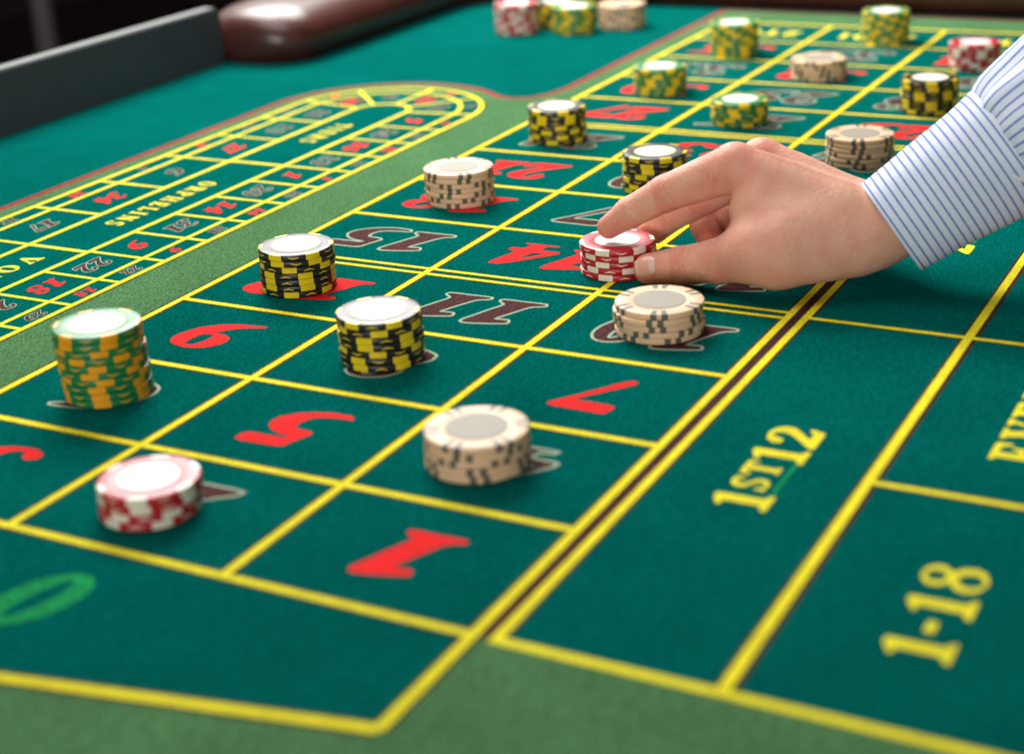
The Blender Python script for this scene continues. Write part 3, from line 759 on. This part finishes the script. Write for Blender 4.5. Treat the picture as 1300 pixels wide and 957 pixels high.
nt.links.new(sub1.outputs[0], mixc.inputs['Factor']); nt.links.new(mixc.outputs['Result'], pb.inputs['Base Color'])
pb.inputs['Roughness'].default_value = .55; pb.inputs['Specular IOR Level'].default_value = .3
pb.inputs['Subsurface Weight'].default_value = .22; pb.inputs['Subsurface Radius'].default_value = (1, .35, .18); pb.inputs['Subsurface Scale'].default_value = .0022
bp = nt.nodes.new('ShaderNodeBump'); bp.inputs['Strength'].default_value = .75; bp.inputs['Distance'].default_value = .0004
mb = nt.nodes.new('ShaderNodeMath'); mb.operation = 'MULTIPLY_ADD'; mb.inputs[1].default_value = .8
nt.links.new(vo.outputs['Distance'], mb.inputs[0]); nt.links.new(n2.outputs['Fac'], mb.inputs[2])
nt.links.new(mb.outputs[0], bp.inputs['Height']); nt.links.new(bp.outputs['Normal'], pb.inputs['Normal'])
hand = link('hand', hand_me, sk, person)

# thumbnail: a curved plate laid on the skin of the thumb tip
M['nail'] = material('fingernail', (0.70, 0.36, 0.28, 1), 0.22, 0.5)
ntn = M['nail'].node_tree; an = ntn.nodes.new('ShaderNodeAttribute'); an.attribute_name = 'paleness'
mxn = ntn.nodes.new('ShaderNodeMix'); mxn.data_type = 'RGBA'; mxn.inputs['A'].default_value = (0.70, 0.35, 0.27, 1); mxn.inputs['B'].default_value = (0.80, 0.66, 0.58, 1)
ntn.links.new(an.outputs['Fac'], mxn.inputs['Factor']); ntn.links.new(mxn.outputs['Result'], ntn.nodes['Principled BSDF'].inputs['Base Color'])
def nail(tip, base, face, length, half, shift):
    a = (tip[0] - base[0]); a /= np.linalg.norm(a)
    f = np.array(face, float); f -= a * (f @ a); f /= np.linalg.norm(f); s = np.cross(a, f)
    nu, nv = 15, 13; pts = []
    for i in range(nu):
        for j in range(nv):
            u = i / (nu - 1) * 2 - 1; v = j / (nv - 1) * 2 - 1
            wv = half * (1 - .10 * max(u, 0) ** 2) * math.sqrt(max(1 - max(-u - .45, 0) ** 2 / .36 * .8, .02))
            wv *= math.sqrt(max(1 - max(u - .62, 0) ** 2 / .16 * .55, .02))
            pts.append(tip[0] + a * (shift + u * length / 2) + s * (v * wv) + f * (tip[1] * 1.6))
    P = np.array(pts)
    for _ in range(40): P = P - f * np.maximum(hand_sdf(P) - .009, -.02)[:, None].astype(float) * .8
    F = [(i * nv + j, (i + 1) * nv + j, (i + 1) * nv + j + 1, i * nv + j + 1) for i in range(nu - 1) for j in range(nv - 1)]
    me = mesh_from('thumbnail', loc_(P), F, True)
    bm = bmesh.new(); bm.from_mesh(me); bmesh.ops.recalc_face_normals(bm, faces=bm.faces[:])
    c_ = sum((v.normal for v in bm.verts), Vector())
    if c_.dot(Vector(f)) < 0:
        for fc in bm.faces: fc.normal_flip()
    bm.to_mesh(me); bm.free()
    pv = []
    for i in range(nu):
        for j in range(nv):
            u = i / (nu - 1) * 2 - 1; v = j / (nv - 1) * 2 - 1
            pv.append(max(min((-.36 - u - .30 * v * v) / .30 + .5, 1), 0) * .42 + max(min((u - .80) / .1, 1), 0) * .7)
    me.attributes.new('paleness', 'FLOAT', 'POINT').data.foreach_set('value', np.array(pv, np.float32))
    return link('thumbnail', me, M['nail'], person)
nail(HAND['thumb'][3], HAND['thumb'][2], -CAM_R[2] * 1.0 - CAM_R[1] * .15, .135, .062, .005)

# striped cloth
def cloth(name, attr, pitch, width, fuzz):
    mt = bpy.data.materials.new(name); mt.use_nodes = True
    nt = mt.node_tree; p_ = nt.nodes['Principled BSDF']
    a = nt.nodes.new('ShaderNodeAttribute'); a.attribute_name = attr
    tc = nt.nodes.new('ShaderNodeTexCoord')
    d = nt.nodes.new('ShaderNodeMath'); d.operation = 'DIVIDE'; d.inputs[1].default_value = pitch
    nt.links.new(a.outputs['Fac'], d.inputs[0])
    fr = nt.nodes.new('ShaderNodeMath'); fr.operation = 'FRACT'; nt.links.new(d.outputs[0], fr.inputs[0])
    c = nt.nodes.new('ShaderNodeMath'); c.operation = 'SUBTRACT'; c.inputs[1].default_value = .5; nt.links.new(fr.outputs[0], c.inputs[0])
    ab = nt.nodes.new('ShaderNodeMath'); ab.operation = 'ABSOLUTE'; nt.links.new(c.outputs[0], ab.inputs[0])
    n = nt.nodes.new('ShaderNodeTexNoise'); n.inputs['Scale'].default_value = 1800; nt.links.new(tc.outputs['Object'], n.inputs['Vector'])
    ad = nt.nodes.new('ShaderNodeMath'); ad.operation = 'MULTIPLY_ADD'; ad.inputs[1].default_value = .16; nt.links.new(n.outputs['Fac'], ad.inputs[0]); nt.links.new(ab.outputs[0], ad.inputs[2])
    mr = nt.nodes.new('ShaderNodeMapRange'); mr.inputs['From Min'].default_value = width + .08 - fuzz; mr.inputs['From Max'].default_value = width + .08 + fuzz
    nt.links.new(ad.outputs[0], mr.inputs['Value'])
    mx = nt.nodes.new('ShaderNodeMix'); mx.data_type = 'RGBA'; mx.inputs['A'].default_value = (0.11, 0.18, 0.50, 1); mx.inputs['B'].default_value = (0.68, 0.735, 0.85, 1)
    nt.links.new(mr.outputs['Result'], mx.inputs['Factor']); nt.links.new(mx.outputs['Result'], p_.inputs['Base Color'])
    p_.inputs['Roughness'].default_value = .85; p_.inputs['Specular IOR Level'].default_value = .2
    bn = nt.nodes.new('ShaderNodeBump'); bn.inputs['Strength'].default_value = .35; bn.inputs['Distance'].default_value = .0004
    nt.links.new(n.outputs['Fac'], bn.inputs['Height']); nt.links.new(bn.outputs['Normal'], p_.inputs['Normal'])
    return mt
CUFF0, CUFF1 = J(1131, 289, 10.42, 66), J(1283, 186, 10.22, 84)
def tube(name, A, Bq, prof, n, mat, wrinkle, inner=True, thick=.012, stripe=None):
    """prof: list of (t along the axis, radius factor, absolute radius offset)"""
    a, ra = A; b_, rb = Bq
    ax = b_ - a; Ln = np.linalg.norm(ax); ax = ax / Ln
    e1 = np.cross(ax, [0, 0, 1.0]); e1 /= np.linalg.norm(e1); e2 = np.cross(e1, ax)
    rows = [(t, o, 0) for t, o in prof] + ([(t, o, 1) for t, o in prof[::-1]] if inner else [])
    V, AL, AR_ = [], [], []
    for t, o, ins in rows:
        r0 = ra + (rb - ra) * t + o - (thick if ins else 0)
        for i in range(n):
            th = 2 * math.pi * i / n
            w = wrinkle(t, th)
            q = a + ax * (t * Ln) + (e1 * math.cos(th) * 1.0 + e2 * math.sin(th) * 1.0) * (r0 + w)
            V.append(q); AL.append(t * Ln); AR_.append(th * ra)
    k = len(rows)
    F = [(j * n + i, j * n + (i + 1) % n, ((j + 1) % k) * n + (i + 1) % n, ((j + 1) % k) * n + i) for j in range(k if inner else k - 1) for i in range(n)]
    me = mesh_from(name, loc_(V), F, True)
    bm = bmesh.new(); bm.from_mesh(me); bmesh.ops.recalc_face_normals(bm, faces=bm.faces[:]); bm.to_mesh(me); bm.free()
    for nm, val in (('along', AL), ('around', AR_)):
        q = me.attributes.new(nm, 'FLOAT', 'POINT'); q.data.foreach_set('value', np.array(val, np.float32))
    return link(name, me, mat, person)
def wr_cuff(t, th): return .007 * math.sin(3 * th + 7 * t + .6) * t +  .006 * math.sin(2 * th + 3 * t) + .004 * math.sin(5 * th + 9 * t) * t + .010 * math.sin(1.0 * th + 1.2)
def wr_slv(t, th): return .022 * math.sin(7 * th + 2.0 * math.sin(3 * t)) * math.exp(-2.2 * t) + .03 * math.sin(3 * th + 5 * t) + .012 * math.sin(11 * th + 4 * t + 1)
cp = [(0, -.004), (.004, .004), (.012, .008), (.035, .006), (.045, .003), (.055, .006)] + [(t, .006) for t in np.linspace(.08, .93, 30)] + [(.95, .003), (.96, .006), (.985, .006), (1, .002)]
M['cuff'] = cloth('striped_cuff_cloth', 'along', .0505, .115, .05)
M['sleeve'] = cloth('striped_sleeve_cloth', 'around', .0505, .115, .05)
tube('shirt_cuff', CUFF0, CUFF1, cp, 96, M['cuff'], wr_cuff)
ax = CUFF1[0] - CUFF0[0]
S1 = (CUFF0[0] + ax * .955, CUFF1[1] - .02); S2 = (CUFF0[0] + ax * 4.2, CUFF1[1] * 1.75)
sp = [(0, -.03), (.004, -.005), (.012, .02), (.025, .04), (.045, .055), (.07, .06)] + [(t, .06) for t in np.linspace(.1, 1, 40)]
tube('shirt_sleeve', S1, S2, sp, 120, M['sleeve'], wr_slv)
M['button'] = material('pearl_button', (0.75, 0.75, 0.74, 1), .25, .5)
bc, bn_ = at(1296, 221, 9.87), -CAM_R[2] + 0.1 * CAM_R[0]
V, F = lathe([(.0012, .0), (.0030, .0002), (.0036, .0009), (.0033, .0016), (.0025, .0012)], 28)
bt = link('cuff_button', mesh_from('cuff_button', V, F, True), M['button'], person)
bt.location = Vector(loc_(bc)); bt.rotation_euler = Vector(bn_).to_track_quat('Z', 'Y').to_euler()
thing(person, 'right hand in blue striped white cuff, fingers closing on the red chip stack', 'person')
